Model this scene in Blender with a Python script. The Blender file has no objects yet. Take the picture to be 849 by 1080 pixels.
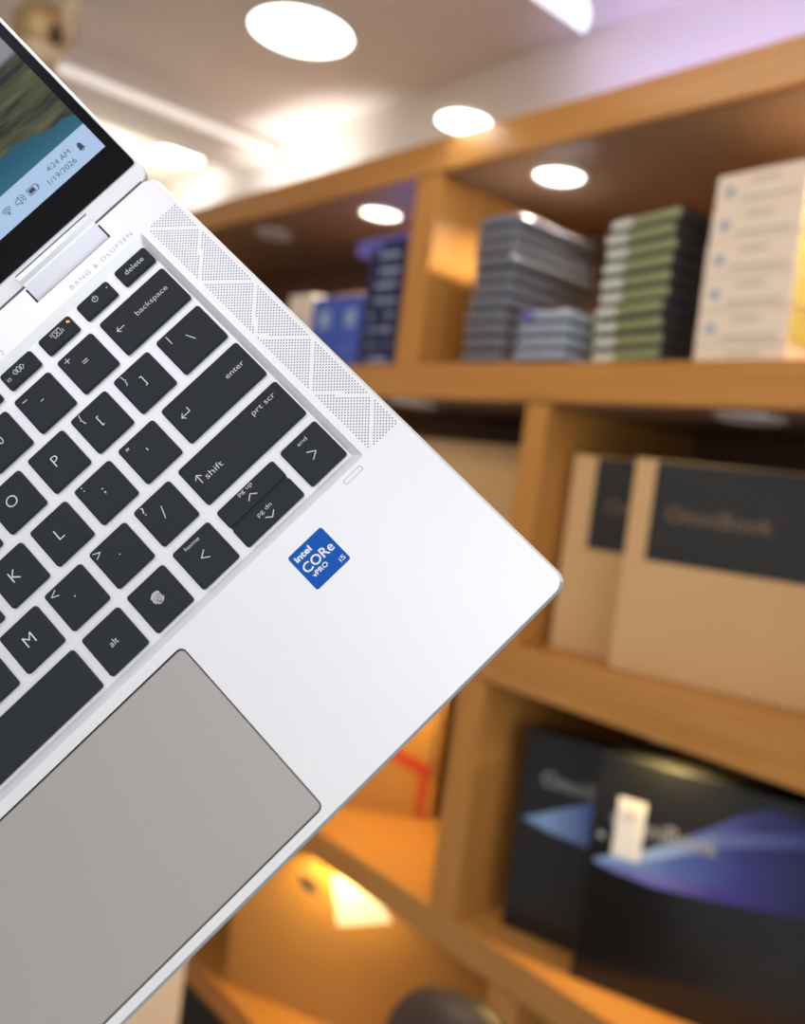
import bpy, bmesh, math, random
from mathutils import Vector, Matrix

random.seed(7)
C = bpy.context.scene.collection
SC = bpy.context.scene
R = math.radians

# ------------------------------------------------------------------ camera, world, lights, exposure
cam_d = bpy.data.cameras.new('camera')
cam = bpy.data.objects.new('camera', cam_d)
C.objects.link(cam)
SC.camera = cam
cam_d.sensor_fit = 'VERTICAL'
cam_d.sensor_height = 24.0
cam_d.lens = 24.0 * 950 / 1080
cam_d.clip_start = 0.01
cam_d.dof.use_dof = True
cam_d.dof.focus_distance = 0.285
cam_d.dof.aperture_fstop = cam_d.lens / 5.0
cam.matrix_world = Matrix(((0.65092, -0.11454, 0.75045, 0.0),
                           (0.74814, -0.07095, -0.65974, 0.0),
                           (0.12881, 0.99088, 0.03951, 1.45),
                           (0, 0, 0, 1)))

w = bpy.data.worlds.new('world')
SC.world = w
w.use_nodes = True
w.node_tree.nodes['Background'].inputs[0].default_value = (0.9, 0.95, 1.0, 1)
w.node_tree.nodes['Background'].inputs[1].default_value = 0.12


def area(name, loc, rot, sx, sy, watts, col, spread=180):
    d = bpy.data.lights.new(name, 'AREA')
    d.shape = 'RECTANGLE'
    d.size, d.size_y, d.energy, d.color = sx, sy, watts, col
    d.spread = R(spread)
    o = bpy.data.objects.new(name, d)
    o.location = loc
    o.rotation_euler = rot
    C.objects.link(o)
    return o


# unseen ceiling panels, added to light the laptop, behind and beside the photographer
area('added_panel_light', (2.0, -1.9, 2.50), (0, 0, 0), 1.5, 1.5, 30, (0.88, 0.97, 1.0))
area('added_panel_light', (-0.2, -1.6, 2.50), (0, 0, 0), 1.2, 1.2, 15, (0.86, 0.87, 1.0))
area('added_panel_light', (1.4, 0.3, 2.50), (0, 0, 0), 1.0, 1.0, 9, (1.0, 0.97, 0.93))
area('added_shelf_fill', (-0.85, 0.25, 2.50), (R(12), 0, 0), 1.2, 0.5, 19, (1.0, 0.84, 0.64))  # warm fill added out of view, lights the shelves but not the deck
# cool light added on the right to brighten the laptop, no window there
area('added_side_fill', (3.1, -0.6, 1.35), (0, R(90), 0), 1.9, 2.2, 32, (0.80, 0.91, 1.0))
# strips of light lying on top of the shelves, washing the wall and ceiling above
area('cove_strip_light', (-2.48, 1.40, 2.10), (R(143), 0, 0), 0.5, 0.05, 1.25, (1.0, 0.97, 0.94), 75)
area('cove_strip_light', (-0.95, 1.40, 2.10), (R(145), 0, 0), 0.8, 0.06, 1.0, (0.50, 0.46, 1.0), 75)
# the brighter recess at the far left
area('ceiling_recess_light', (-3.3, 1.1, 2.25), (R(180), 0, 0), 0.4, 0.8, 4, (1.0, 0.96, 0.84))

vs = SC.view_settings
SC.display_settings.display_device = 'sRGB'
vs.view_transform = 'Standard'
vs.look = 'None'
vs.exposure = 0.0
vs.gamma = 1.0
vs.use_curve_mapping = False


# ------------------------------------------------------------------ materials
def mat(name, col, rough=0.5, metal=0.0, emit=None, strength=0.0, coat=0.0, bump=None, vary=None, spec=None):
    m = bpy.data.materials.new(name)
    m.use_nodes = True
    nt = m.node_tree
    b = nt.nodes['Principled BSDF']
    b.inputs['Base Color'].default_value = (*col, 1)
    b.inputs['Roughness'].default_value = rough
    b.inputs['Metallic'].default_value = metal
    b.inputs['Coat Weight'].default_value = coat
    if spec is not None:
        b.inputs['Specular IOR Level'].default_value = spec
    if emit:
        b.inputs['Emission Color'].default_value = (*emit, 1)
        b.inputs['Emission Strength'].default_value = strength
    if vary or bump:
        tc = nt.nodes.new('ShaderNodeTexCoord')
        n = nt.nodes.new('ShaderNodeTexNoise')
        n.inputs['Scale'].default_value = (vary or bump)[0]
        n.inputs['Detail'].default_value = 4
        nt.links.new(tc.outputs['Object'], n.inputs['Vector'])
        if vary:
            mx = nt.nodes.new('ShaderNodeMixRGB')
            mx.inputs[1].default_value = (*[c * (1 - vary[1]) for c in col], 1)
            mx.inputs[2].default_value = (*[min(1, c * (1 + vary[1])) for c in col], 1)
            nt.links.new(n.outputs['Fac'], mx.inputs[0])
            nt.links.new(mx.outputs[0], b.inputs['Base Color'])
        if bump:
            bp = nt.nodes.new('ShaderNodeBump')
            bp.inputs['Strength'].default_value = bump[1]
            bp.inputs['Distance'].default_value = bump[2]
            nt.links.new(n.outputs['Fac'], bp.inputs['Height'])
            nt.links.new(bp.outputs['Normal'], b.inputs['Normal'])
    return m


def wood_mat(name, c1, c2, rough=0.35, stretch=(1.5, 30, 30)):
    m = mat(name, c1, rough)
    nt = m.node_tree
    b = nt.nodes['Principled BSDF']
    tc = nt.nodes.new('ShaderNodeTexCoord')
    mp = nt.nodes.new('ShaderNodeMapping')
    mp.inputs['Scale'].default_value = stretch
    n = nt.nodes.new('ShaderNodeTexNoise')
    n.inputs['Scale'].default_value = 2.2
    n.inputs['Detail'].default_value = 6
    n.inputs['Distortion'].default_value = 0.6
    rp = nt.nodes.new('ShaderNodeValToRGB')
    rp.color_ramp.elements[0].position = 0.3
    rp.color_ramp.elements[0].color = (*c1, 1)
    rp.color_ramp.elements[1].position = 0.7
    rp.color_ramp.elements[1].color = (*c2, 1)
    nt.links.new(tc.outputs['Object'], mp.inputs['Vector'])
    nt.links.new(mp.outputs['Vector'], n.inputs['Vector'])
    nt.links.new(n.outputs['Fac'], rp.inputs['Fac'])
    nt.links.new(rp.outputs['Color'], b.inputs['Base Color'])
    return m


M = {
    'ceiling': mat('ceiling_paint', (0.82, 0.75, 0.69), 0.8, vary=(3, 0.03)),
    'wall': mat('wall_paint', (0.78, 0.71, 0.65), 0.8, vary=(3, 0.04)),
    'floor': mat('floor_tile', (0.50, 0.51, 0.53), 0.35, vary=(6, 0.2)),
    'wood': wood_mat('shelf_wood', (0.43, 0.187, 0.042), (0.53, 0.255, 0.068)),
    'wood_v': wood_mat('divider_wood', (0.45, 0.19, 0.038), (0.55, 0.26, 0.064), stretch=(30, 30, 1.5)),
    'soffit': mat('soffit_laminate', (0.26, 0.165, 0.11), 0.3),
    'back': mat('back_laminate', (0.20, 0.12, 0.075), 0.45, vary=(5, 0.1)),
    'plinth': mat('plinth_black', (0.015, 0.016, 0.015), 0.5),
    'silver': mat('laptop_aluminium', (0.86, 0.865, 0.90), 0.42, 0.40, bump=(9000, 0.05, 0.00002)),
    'silver_side': mat('laptop_edge', (0.46, 0.47, 0.50), 0.35, 0.7),
    'well': mat('keyboard_deck', (0.88, 0.88, 0.91), 0.45, 0.25),
    'chrome': mat('hinge_metal', (0.60, 0.61, 0.66), 0.3, 0.75),
    'key': mat('key_black', (0.019, 0.023, 0.032), 0.6, bump=(6000, 0.05, 0.00002), spec=0.25),
    'legend': mat('key_legend', (0.72, 0.74, 0.76), 0.6),
    'amber': mat('amber_led', (0.9, 0.35, 0.05), 0.4, emit=(1.0, 0.32, 0.04), strength=0.8),
    'pad': mat('touchpad_glass', (0.475, 0.45, 0.445), 0.38, 0.55),
    'gap': mat('dark_gap', (0.02, 0.02, 0.022), 0.6),
    'hinge_gap_shade': mat('hinge_shade_grey', (0.12, 0.12, 0.13), 0.6),
    'hole': mat('speaker_hole', (0.05, 0.05, 0.055), 0.8),
    'grey_ink': mat('grey_print', (0.42, 0.42, 0.43), 0.6),
    'bezel': mat('bezel_black', (0.004, 0.004, 0.006), 0.2, spec=0.12),
    'sticker': mat('blue_sticker', (0.0, 0.095, 0.47), 0.45, spec=0.2),
    'white_ink': mat('white_print', (0.88, 0.90, 0.92), 0.5),
    'taskbar': mat('taskbar_glow', (0.02, 0.02, 0.02), 0.3, emit=(0.42, 0.60, 0.86), strength=0.85),
    'ui': mat('screen_dark_ink', (0.02, 0.04, 0.07), 0.5),
    'kraft': mat('kraft_card', (0.58, 0.36, 0.165), 0.75, vary=(8, 0.06)),
    'carton': mat('brown_carton', (0.40, 0.20, 0.05), 0.75, vary=(6, 0.08)),
    'band': mat('dark_band', (0.012, 0.013, 0.014), 0.5),
    'tan_ink': mat('tan_print', (0.16, 0.105, 0.065), 0.6),
    'black_card': mat('gloss_black_card', (0.006, 0.0065, 0.0075), 0.3, coat=0.15),
    'pale_ink': mat('pale_print', (0.30, 0.31, 0.34), 0.6),
    'label': mat('white_label', (0.86, 0.83, 0.80), 0.6),
    'red_tape': mat('red_tape', (0.42, 0.045, 0.008), 0.5),
    'white_card': mat('cream_card', (0.78, 0.67, 0.56), 0.7, vary=(10, 0.04)),
    'yellow_side': mat('yellow_green_card', (0.50, 0.46, 0.12), 0.7),
    'blue_dot': mat('blue_logo', (0.36, 0.40, 0.50), 0.6),
    'grey_text': mat('grey_text', (0.56, 0.48, 0.43), 0.6),
    'slab_grey': mat('blue_grey_shell', (0.205, 0.22, 0.275), 0.3, 0.2),
    'slab_dark': mat('dark_gap_and_print', (0.028, 0.030, 0.036), 0.5),
    'slab_green': mat('green_shell', (0.27, 0.31, 0.15), 0.4),
    'slab_pale': mat('pale_end_label', (0.66, 0.72, 0.69), 0.5),
    'slab_blue': mat('blue_white_shell', (0.36, 0.42, 0.55), 0.4),
    'violet': mat('violet_patch', (0.13, 0.13, 0.55), 0.5),
    'navy': mat('navy_card', (0.012, 0.016, 0.085), 0.4),
    'navy_text': mat('pale_blue_print', (0.30, 0.38, 0.56), 0.6),
    'blue_card': mat('blue_card', (0.045, 0.10, 0.46), 0.45),
    'lamp': mat('lamp_lens', (0.9, 0.9, 0.9), 0.4, emit=(0.93, 1.0, 0.97), strength=7),
    'lamp_warm': mat('warm_lens', (0.9, 0.9, 0.85), 0.4, emit=(1.0, 0.93, 0.70), strength=6),
    'lamp_blue': mat('cool_lens', (0.9, 0.9, 0.9), 0.4, emit=(0.85, 0.90, 1.0), strength=1.3),
    'strip': mat('strip_glow', (0.8, 0.78, 0.75), 0.6, emit=(1.0, 0.90, 0.84), strength=0.58),
    'lamp_off': mat('unlit_lens', (0.50, 0.48, 0.46), 0.3),
    'lamp_rim': mat('lamp_rim', (0.75, 0.73, 0.70), 0.35, 0.3),
    'brass': mat('aged_brass', (0.52, 0.36, 0.18), 0.45, 0.35, vary=(14, 0.2)),
    'brass_dark': mat('dark_brass', (0.07, 0.045, 0.02), 0.5),
    'cream_metal': mat('cream_metal', (0.66, 0.52, 0.36), 0.45),
    'pale_box': mat('pale_card', (0.80, 0.66, 0.56), 0.7, vary=(7, 0.04)),
    'leather': mat('brown_leather', (0.055, 0.034, 0.025), 0.45, bump=(160, 0.15, 0.001)),
    'chair_metal': mat('chair_metal', (0.25, 0.25, 0.26), 0.3, 0.9),
}


def gradient_mat(name, axis, stops, emit=0.0, rough=0.4, noise=0.0, nscale=6.0):
    """colour ramp along one object axis, bent by noise: printed or shown artwork"""
    m = mat(name, (0.5, 0.5, 0.5), rough)
    nt = m.node_tree
    b = nt.nodes['Principled BSDF']
    tc = nt.nodes.new('ShaderNodeTexCoord')
    sx = nt.nodes.new('ShaderNodeSeparateXYZ')
    nt.links.new(tc.outputs['Object'], sx.inputs[0])
    lo, hi = stops[0][0], stops[-1][0]
    mr = nt.nodes.new('ShaderNodeMapRange')
    mr.inputs[1].default_value, mr.inputs[2].default_value = lo, hi
    src = sx.outputs[axis]
    if noise:
        n = nt.nodes.new('ShaderNodeTexNoise')
        n.inputs['Scale'].default_value = nscale
        n.inputs['Detail'].default_value = 3
        nt.links.new(tc.outputs['Object'], n.inputs['Vector'])
        ad = nt.nodes.new('ShaderNodeMath')
        ad.operation = 'MULTIPLY_ADD'
        ad.inputs[1].default_value = noise
        nt.links.new(n.outputs['Fac'], ad.inputs[0])
        nt.links.new(src, ad.inputs[2])
        src = ad.outputs[0]
    nt.links.new(src, mr.inputs[0])
    rp = nt.nodes.new('ShaderNodeValToRGB')
    while len(rp.color_ramp.elements) < len(stops):
        rp.color_ramp.elements.new(0.5)
    for e, (p, c) in zip(rp.color_ramp.elements, stops):
        e.position = (p - lo) / (hi - lo)
        e.color = (*c, 1)
    nt.links.new(mr.outputs[0], rp.inputs[0])
    if emit:
        b.inputs['Base Color'].default_value = (0.02, 0.02, 0.02, 1)
        nt.links.new(rp.outputs[0], b.inputs['Emission Color'])
        b.inputs['Emission Strength'].default_value = emit
    else:
        nt.links.new(rp.outputs[0], b.inputs['Base Color'])
    return m


# ------------------------------------------------------------------ object helpers
def obj(name, bm, material, parent=None, smooth=False):
    me = bpy.data.meshes.new(name)
    bm.to_mesh(me)
    bm.free()
    mats = material if isinstance(material, (list, tuple)) else [material]
    for m in mats:
        me.materials.append(m)
    if smooth:
        for p in me.polygons:
            p.use_smooth = True
    o = bpy.data.objects.new(name, me)
    C.objects.link(o)
    if parent:
        o.parent = parent
    return o


def tag(o, label, cat, group=None):
    o['label'] = label
    o['category'] = cat
    if group:
        o['group'] = group
    return o


def thing(name, label, cat, loc=(0, 0, 0), rz=0.0, group=None):
    o = bpy.data.objects.new(name, None)
    o.empty_display_size = 0.02
    C.objects.link(o)
    o.location = loc
    o.rotation_euler = (0, 0, rz)
    return tag(o, label, cat, group)


def dup(root, loc, rz, label=None):
    r = root.copy()
    C.objects.link(r)
    r.location = loc
    r.rotation_euler = (0, 0, rz)
    if label:
        r['label'] = label
    for ch in list(root.children):
        c = ch.copy()
        C.objects.link(c)
        c.parent = r
        for g in ch.children:
            d = g.copy()
            C.objects.link(d)
            d.parent = c
    return r


def struct(name, bm, m):
    o = obj(name, bm, m)
    o['kind'] = 'structure'
    return o


def add_box(bm, x0, x1, y0, y1, z0, z1, bev=0.0, seg=2, mi=0):
    t = bmesh.new()
    bmesh.ops.create_cube(t, size=1)
    for v in t.verts:
        v.co = Vector(((x0 + x1) / 2 + v.co.x * (x1 - x0), (y0 + y1) / 2 + v.co.y * (y1 - y0), (z0 + z1) / 2 + v.co.z * (z1 - z0)))
    if bev:
        bmesh.ops.bevel(t, geom=t.edges[:], offset=bev, segments=seg, profile=0.5, affect='EDGES')
    for f in t.faces:
        f.material_index = mi
    me = bpy.data.meshes.new('t')
    t.to_mesh(me)
    t.free()
    bm.from_mesh(me)
    bpy.data.meshes.remove(me)
    return bm


def box(x0, x1, y0, y1, z0, z1, bev=0.0, seg=2):
    return add_box(bmesh.new(), x0, x1, y0, y1, z0, z1, bev, seg)


def rrect(x0, x1, y0, y1, r, n=5):
    pts = []
    for cx, cy, a0 in ((x1 - r, y1 - r, 0), (x0 + r, y1 - r, 90), (x0 + r, y0 + r, 180), (x1 - r, y0 + r, 270)):
        for k in range(n + 1):
            a = R(a0 + 90 * k / n)
            pts.append((cx + r * math.cos(a), cy + r * math.sin(a)))
    return pts


def loft(bm, loops, cap0=True, cap1=True):
    """loops: lists of (x,y,z) with the same count, counter-clockwise seen from +z going up"""
    vl = [[bm.verts.new(p) for p in lp] for lp in loops]
    n = len(vl[0])
    for a, b in zip(vl, vl[1:]):
        for i in range(n):
            j = (i + 1) % n
            bm.faces.new((a[i], a[j], b[j], b[i]))
    if cap0:
        bm.faces.new(list(reversed(vl[0])))
    if cap1:
        bm.faces.new(vl[-1])
    return vl


def flat(bm, pts, z=0.0):
    f = bm.faces.new([bm.verts.new((p[0], p[1], z)) for p in pts])
    f.normal_update()
    if f.normal.z < 0:
        f.normal_flip()
    return f


def stroke(bm, pts, wd, z=0.0, closed=False):
    """thin flat line of constant width through 2-D points"""
    P = [Vector(p) for p in pts]
    n = len(P)
    segs = [(P[i], P[(i + 1) % n]) for i in range(n if closed else n - 1)]
    for a, b in segs:
        d = (b - a)
        if d.length < 1e-9:
            continue
        d.normalize()
        nn = Vector((-d.y, d.x)) * wd / 2
        e = d * wd * 0.35
        flat(bm, [a - e + nn, a - e - nn, b + e - nn, b + e + nn], z)
    return bm


def arc(cx, cy, r, a0, a1, n=14):
    return [(cx + r * math.cos(R(a0 + (a1 - a0) * k / n)), cy + r * math.sin(R(a0 + (a1 - a0) * k / n))) for k in range(n + 1)]


def add_text(bm, body, x, y, size, z=0.0, weight=0.0, width=None, center=True, space=1.0, vcenter=True):
    """flat lettering in the xy plane; (x, y) is the centre (or the left end of the middle line)"""
    cu = bpy.data.curves.new('lettering', 'FONT')
    cu.body = body
    cu.size = 1.0
    cu.offset = weight
    cu.space_character = space
    cu.resolution_u = 3
    to = bpy.data.objects.new('lettering', cu)
    C.objects.link(to)
    bpy.context.view_layer.update()
    dg = bpy.context.evaluated_depsgraph_get()
    me = bpy.data.meshes.new_from_object(to.evaluated_get(dg))
    bpy.data.objects.remove(to)
    bpy.data.curves.remove(cu)
    if not me.vertices:
        return bm
    xs = [v.co.x for v in me.vertices]
    ys = [v.co.y for v in me.vertices]
    cx, cy = (min(xs) + max(xs)) / 2, (min(ys) + max(ys)) / 2
    if not center:
        cx = min(xs)
    if not vcenter:
        cy = 0.0
    sx = size if width is None else width / max(1e-6, max(xs) - min(xs))
    me.transform(Matrix.Translation((x, y, z)) @ Matrix.Diagonal((sx, size, 1, 1)) @ Matrix.Translation((-cx, -cy, 0)))
    bm.from_mesh(me)
    bpy.data.meshes.remove(me)
    return bm


def lathe(bm, prof, seg=32, cx=0, cy=0):
    rings = []
    for r, z in prof:
        rings.append([bm.verts.new((cx + r * math.cos(2 * math.pi * k / seg), cy + r * math.sin(2 * math.pi * k / seg), z)) for k in range(seg)])
    for a, b in zip(rings, rings[1:]):
        for i in range(seg):
            j = (i + 1) % seg
            bm.faces.new((a[i], a[j], b[j], b[i]))
    bm.faces.new(list(reversed(rings[0])))
    bm.faces.new(rings[-1])
    bmesh.ops.recalc_face_normals(bm, faces=bm.faces[:])
    return bm


def tube(bm, p0, p1, r0, r1=None, seg=16):
    r1 = r0 if r1 is None else r1
    p0, p1 = Vector(p0), Vector(p1)
    q = (p1 - p0).to_track_quat('Z', 'Y').to_matrix()
    L = (p1 - p0).length
    loops = []
    for r, z in ((r0, 0), (r1, L)):
        loops.append([p0 + q @ Vector((r * math.cos(2 * math.pi * k / seg), r * math.sin(2 * math.pi * k / seg), z)) for k in range(seg)])
    loft(bm, loops)
    return bm


# ------------------------------------------------------------------ the room
X0, X1, Y0, Y1, ZC = -3.75, 3.2, -3.4, 1.60, 2.512
struct('floor', box(X0, X1, Y0, Y1 + 0.1, -0.1, 0), M['floor'])
struct('ceiling', box(X0, X1, Y0, Y1 + 0.1, ZC, ZC + 0.1), M['ceiling'])
struct('wall_back', box(X0, X1, Y1, Y1 + 0.1, 0, ZC), M['wall'])
struct('wall_left', box(X0 - 0.1, X0, Y0, Y1 + 0.1, 0, ZC), M['wall'])
struct('wall_right', box(X1, X1 + 0.1, Y0, Y1 + 0.1, 0, ZC), M['wall'])
struct('wall_front', box(X0, X1, Y0 - 0.1, Y0, 0, ZC), M['wall'])
bm = bmesh.new()                                   # dropped band of the ceiling with a stepped lip
add_box(bm, -2.92, -2.69, Y0, Y1, 2.44, ZC, 0.004)
struct('trim_1', bm, M['ceiling'])


t = thing('added_glow_strip', 'thin glowing strip added for the bright band along the ceiling step at upper left', 'light strip', (-2.69, -0.6, 2.452))  # glowing strip added to brighten the lip of the ceiling step
obj('channel', box(0.0, 0.004, -2.2, 2.19, 0.0, 0.034), M['ceiling'], t)
obj('diffuser', box(0.004, 0.009, -2.2, 2.19, 0.003, 0.031, 0.001), M['strip'], t)


# ------------------------------------------------------------------ the shelf wall
YF, YB = 1.10, 1.54
unit = thing('display_shelf_unit', 'tall orange-brown wooden display shelving full of boxes behind the laptop', 'shelf', (-1.2, YF, 0))
UO = Vector((-1.2, YF, 0))


def upart(name, x0, x1, y0, y1, z0, z1, m, bev=0.002):
    return obj(name, box(x0 - UO.x, x1 - UO.x, y0 - UO.y, y1 - UO.y, z0, z1, bev), m, unit)


def board(name, z0, z1, lit=True):
    """shelf board in veneer, its underside in dark laminate"""
    b = upart(name, -2.6, 0.2, YF, YB, z0 + 0.003, z1, M['wood'])
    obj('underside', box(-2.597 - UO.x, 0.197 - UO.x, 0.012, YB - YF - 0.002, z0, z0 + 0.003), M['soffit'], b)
    return b


board('top_board', 2.011, 2.077)
board('shelf_board', 1.593, 1.659)
board('shelf_board', 1.131, 1.205)
board('shelf_board', 0.669, 0.729)
upart('base_board', -2.6, 0.2, YF, YB, 0.201, 0.262, M['wood'])
upart('plinth', -2.58, 0.18, YF + 0.05, YB, 0, 0.201, M['plinth'])
upart('back_panel', -2.6, 0.2, YB, YB + 0.018, 0, 2.077, M['back'])
for xs in (-2.64, 0.2):
    upart('end_panel', xs, xs + 0.04, YF, YB + 0.018, 0, 2.077, M['wood_v'])
for x0, x1, z0, z1 in ((-1.333, -1.268, 1.659, 2.011), (-0.33, -0.27, 1.659, 2.011), (-0.985, -0.94, 1.205, 1.593), (-1.95, -1.90, 1.205, 1.593),
                       (-0.16, -0.11, 1.205, 1.593), (-1.055, -0.995, 0.729, 1.131), (-0.18, -0.12, 0.729, 1.131), (-2.1, -2.04, 0.729, 1.131),
                       (-0.9, -0.84, 0.262, 0.669)):
    upart('divider', x0, x1, YF + 0.001, YB, z0, z1, M['wood_v'])


def downlight(x, y, z, lens, watts, col, r=0.042):
    bm = bmesh.new()
    prof = [(r + 0.008, 0.0), (r + 0.008, -0.003), (r + 0.003, -0.005), (r, -0.002), (r, 0.0)]
    seg = 32
    rings = [[bm.verts.new((q * math.cos(2 * math.pi * k / seg), q * math.sin(2 * math.pi * k / seg), h)) for k in range(seg)] for q, h in prof]
    for a, b in zip(rings, rings[1:]):
        for i in range(seg):
            bm.faces.new((a[i], a[(i + 1) % seg], b[(i + 1) % seg], b[i]))
    bmesh.ops.recalc_face_normals(bm, faces=bm.faces[:])
    o = obj('downlight', bm, M['lamp_rim'], unit, True)
    o.location = (x - UO.x, y - UO.y, z)
    bm = bmesh.new()
    lathe(bm, [(r - 0.0005, -0.0005), (r * 0.9, -0.0022), (r * 0.3, -0.0030)], 32)
    obj('lens', bm, lens, o, True)
    if watts:
        d = bpy.data.lights.new('downlight_beam', 'SPOT')
        d.energy, d.color, d.spot_size, d.spot_blend, d.shadow_soft_size = watts, col, R(150), 0.6, 0.008
        l = bpy.data.objects.new('downlight_beam', d)
        C.objects.link(l)
        l.parent = o
        l.location = (0, 0, -0.012)


WARM = (1.0, 0.66, 0.19)
downlight(-1.080, 1.213, 2.011, M['lamp'], 8, (1.0, 0.86, 0.66))
downlight(-1.577, 1.213, 2.011, M['lamp_warm'], 5, (1.0, 0.84, 0.60))
downlight(-1.987, 1.204, 2.011, M['lamp_off'], 0, WARM)
downlight(-0.500, 1.213, 2.011, M['lamp_warm'], 10, (1.0, 0.80, 0.50))
downlight(-0.640, 1.176, 1.593, M['lamp_off'], 0, WARM)
downlight(-1.316, 1.151, 1.593, M['lamp_off'], 0, WARM)
downlight(-1.30, 1.20, 1.131, M['lamp_warm'], 7.5, WARM)
downlight(-0.68, 1.17, 1.131, M['lamp_warm'], 8, WARM)
downlight(-1.42, 1.17, 0.669, M['lamp_warm'], 6, WARM)


# ------------------------------------------------------------------ ceiling fittings
def disc_lamp(label, x, y, z, r, lens, watts):
    t = thing('ceiling_light', label, 'ceiling light', (x, y, z))
    bm = bmesh.new()
    prof = [(r * 1.08, 0.0), (r * 1.07, -0.008), (r * 1.03, -0.010), (r, -0.008), (r, 0.0)]
    rings = [[bm.verts.new((q * math.cos(2 * math.pi * k / 48), q * math.sin(2 * math.pi * k / 48), h)) for k in range(48)] for q, h in prof]
    for a, b in zip(rings, rings[1:]):
        for i in range(48):
            bm.faces.new((a[i], a[(i + 1) % 48], b[(i + 1) % 48], b[i]))
    bmesh.ops.recalc_face_normals(bm, faces=bm.faces[:])
    obj('rim', bm, M['lamp_rim'], t, True)
    bm = bmesh.new()
    lathe(bm, [(r * 0.4, -0.0045), (r * 0.9, -0.004), (r * 0.995, -0.0035)], 48)
    obj('diffuser', bm, lens, t, True)
    return t


disc_lamp('large round white ceiling light near the top of the photo', -1.973, 1.2, ZC, 0.125, M['lamp'], 0)
disc_lamp('smallest round ceiling light, close to the corner above the shelves', -2.419, 1.545, ZC, 0.036, M['lamp_blue'], 0)
disc_lamp('oval-looking white ceiling light beyond the ceiling band at far left', -3.17, 1.47, ZC, 0.09, M['lamp'], 0)

t = thing('ceiling_light', 'white petal-tipped ceiling light cut off by the top of the photo', 'ceiling light', (-1.385, 1.577, ZC))
bm = bmesh.new()
pts = [(0, 0), (0.03, -0.024), (0.06, -0.055), (0.085, -0.10), (0.095, -0.16), (0.085, -0.24), (0.05, -0.31), (0.0, -0.36)]
pts += [(0.0, -0.25), (0.0, -0.13)]
loft(bm, [[(x, y, -0.012) for x, y in pts], [(x, y, 0.0) for x, y in pts]])
bmesh.ops.recalc_face_normals(bm, faces=bm.faces[:])
obj('rim', bm, M['lamp_rim'], t)
bm = bmesh.new()
pin = [(0.035 + (x - 0.035) * 0.94, -0.15 + (y + 0.15) * 0.97) for x, y in pts]
loft(bm, [[(x, y, -0.018) for x, y in pin], [(x, y, -0.0122) for x, y in pin]])
bmesh.ops.recalc_face_normals(bm, faces=bm.faces[:])
obj('diffuser', bm, M['lamp_blue'], t)

# small lamp on an arm at the front of the top shelf board
t = thing('shelf_arm_light', 'white disc light on a short arm at the front edge of the top shelf', 'light', (-1.20, 1.10, 2.078))
bm = bmesh.new()
tube(bm, (0, 0.03, 0.008), (0, -0.02, 0.024), 0.006)
add_box(bm, -0.02, 0.02, 0.015, 0.06, 0.0, 0.010, 0.002)
obj('arm', bm, M['lamp_rim'], t, True)
bm = bmesh.new()
lathe(bm, [(0.047, 0.0035), (0.050, 0.006), (0.050, 0.012), (0.03, 0.016)], 40, 0, -0.02)
obj('shade', bm, M['lamp_rim'], t, True)
bm = bmesh.new()
lathe(bm, [(0.03, 0.0012), (0.044, 0.002), (0.0475, 0.0036)], 40, 0, -0.02)
obj('lens', bm, M['lamp'], t, True)

# brass spot at the ceiling, top left
t = thing('ceiling_spotlight', 'brown brass spotlight hanging from the ceiling above the laptop screen', 'spotlight', (-2.10, 0.64, ZC))
bm = bmesh.new()
lathe(bm, [(0.045, -0.012), (0.05, 0.0)], 24, 0.03, 0.035)
tube(bm, (0.03, 0.035, -0.01), (0.03, 0.035, -0.215), 0.021)
obj('stem', bm, M['cream_metal'], t, True)
bm = bmesh.new()
bmesh.ops.create_uvsphere(bm, u_segments=28, v_segments=16, radius=0.06)
for v in bm.verts:
    v.co = Vector((v.co.x * 0.95, v.co.y, v.co.z * 1.05)) + Vector((-0.005, -0.01, -0.20))
obj('lamp_head', bm, M['brass'], t, True)
bm = bmesh.new()
lathe(bm, [(0.030, 0.0), (0.042, 0.012), (0.046, 0.04), (0.040, 0.05)], 24)
bmesh.ops.transform(bm, matrix=Matrix.Translation((0.0, -0.01, -0.285)), verts=bm.verts[:])
obj('lamp_rim', bm, M['cream_metal'], t, True)
bm = bmesh.new()
bmesh.ops.create_uvsphere(bm, u_segments=18, v_segments=10, radius=0.02)
for v in bm.verts:
    v.co = Vector((v.co.x, v.co.y, v.co.z * 1.2)) + Vector((0.036, 0.005, -0.215))
obj('knob', bm, M['brass_dark'], t, True)


# ------------------------------------------------------------------ cartons
def carton(name, label, cat, loc, deg, wd, dp, ht, m, group=None, flaps=False, bev=0.0025):
    """standing box: local x along its front, y into the shelf, z up; front left corner at the origin"""
    t = thing(name, label, cat, loc, R(deg), group)
    obj('body', box(0, wd, 0, dp, 0, ht, bev), m, t)
    return t


def on_front(name, parent, pts, m, y=-0.0006, th=0.0005):
    bm = bmesh.new()
    loft(bm, [[(p[0], y, p[1]) for p in pts], [(p[0], y + th, p[1]) for p in pts]])
    bmesh.ops.recalc_face_normals(bm, faces=bm.faces[:])
    return obj(name, bm, m, parent)


def front_text(name, parent, body, x, z, size, m, width=None, y=-0.0012, weight=0.0, center=False, rot=0):
    bm = bmesh.new()
    add_text(bm, body, 0, 0, size, 0, weight, width, center)
    bmesh.ops.transform(bm, matrix=Matrix.Translation((x, y, z)) @ Matrix.Rotation(R(90), 4, 'X') @ Matrix.Rotation(R(rot), 4, 'Z'), verts=bm.verts[:])
    return obj(name, bm, m, parent)


def rect(x0, x1, z0, z1):
    return [(x0, z0), (x1, z0), (x1, z1), (x0, z1)]


S2, S3, S4, S5 = 1.6592, 1.2052, 0.7292, 0.2622
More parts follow.
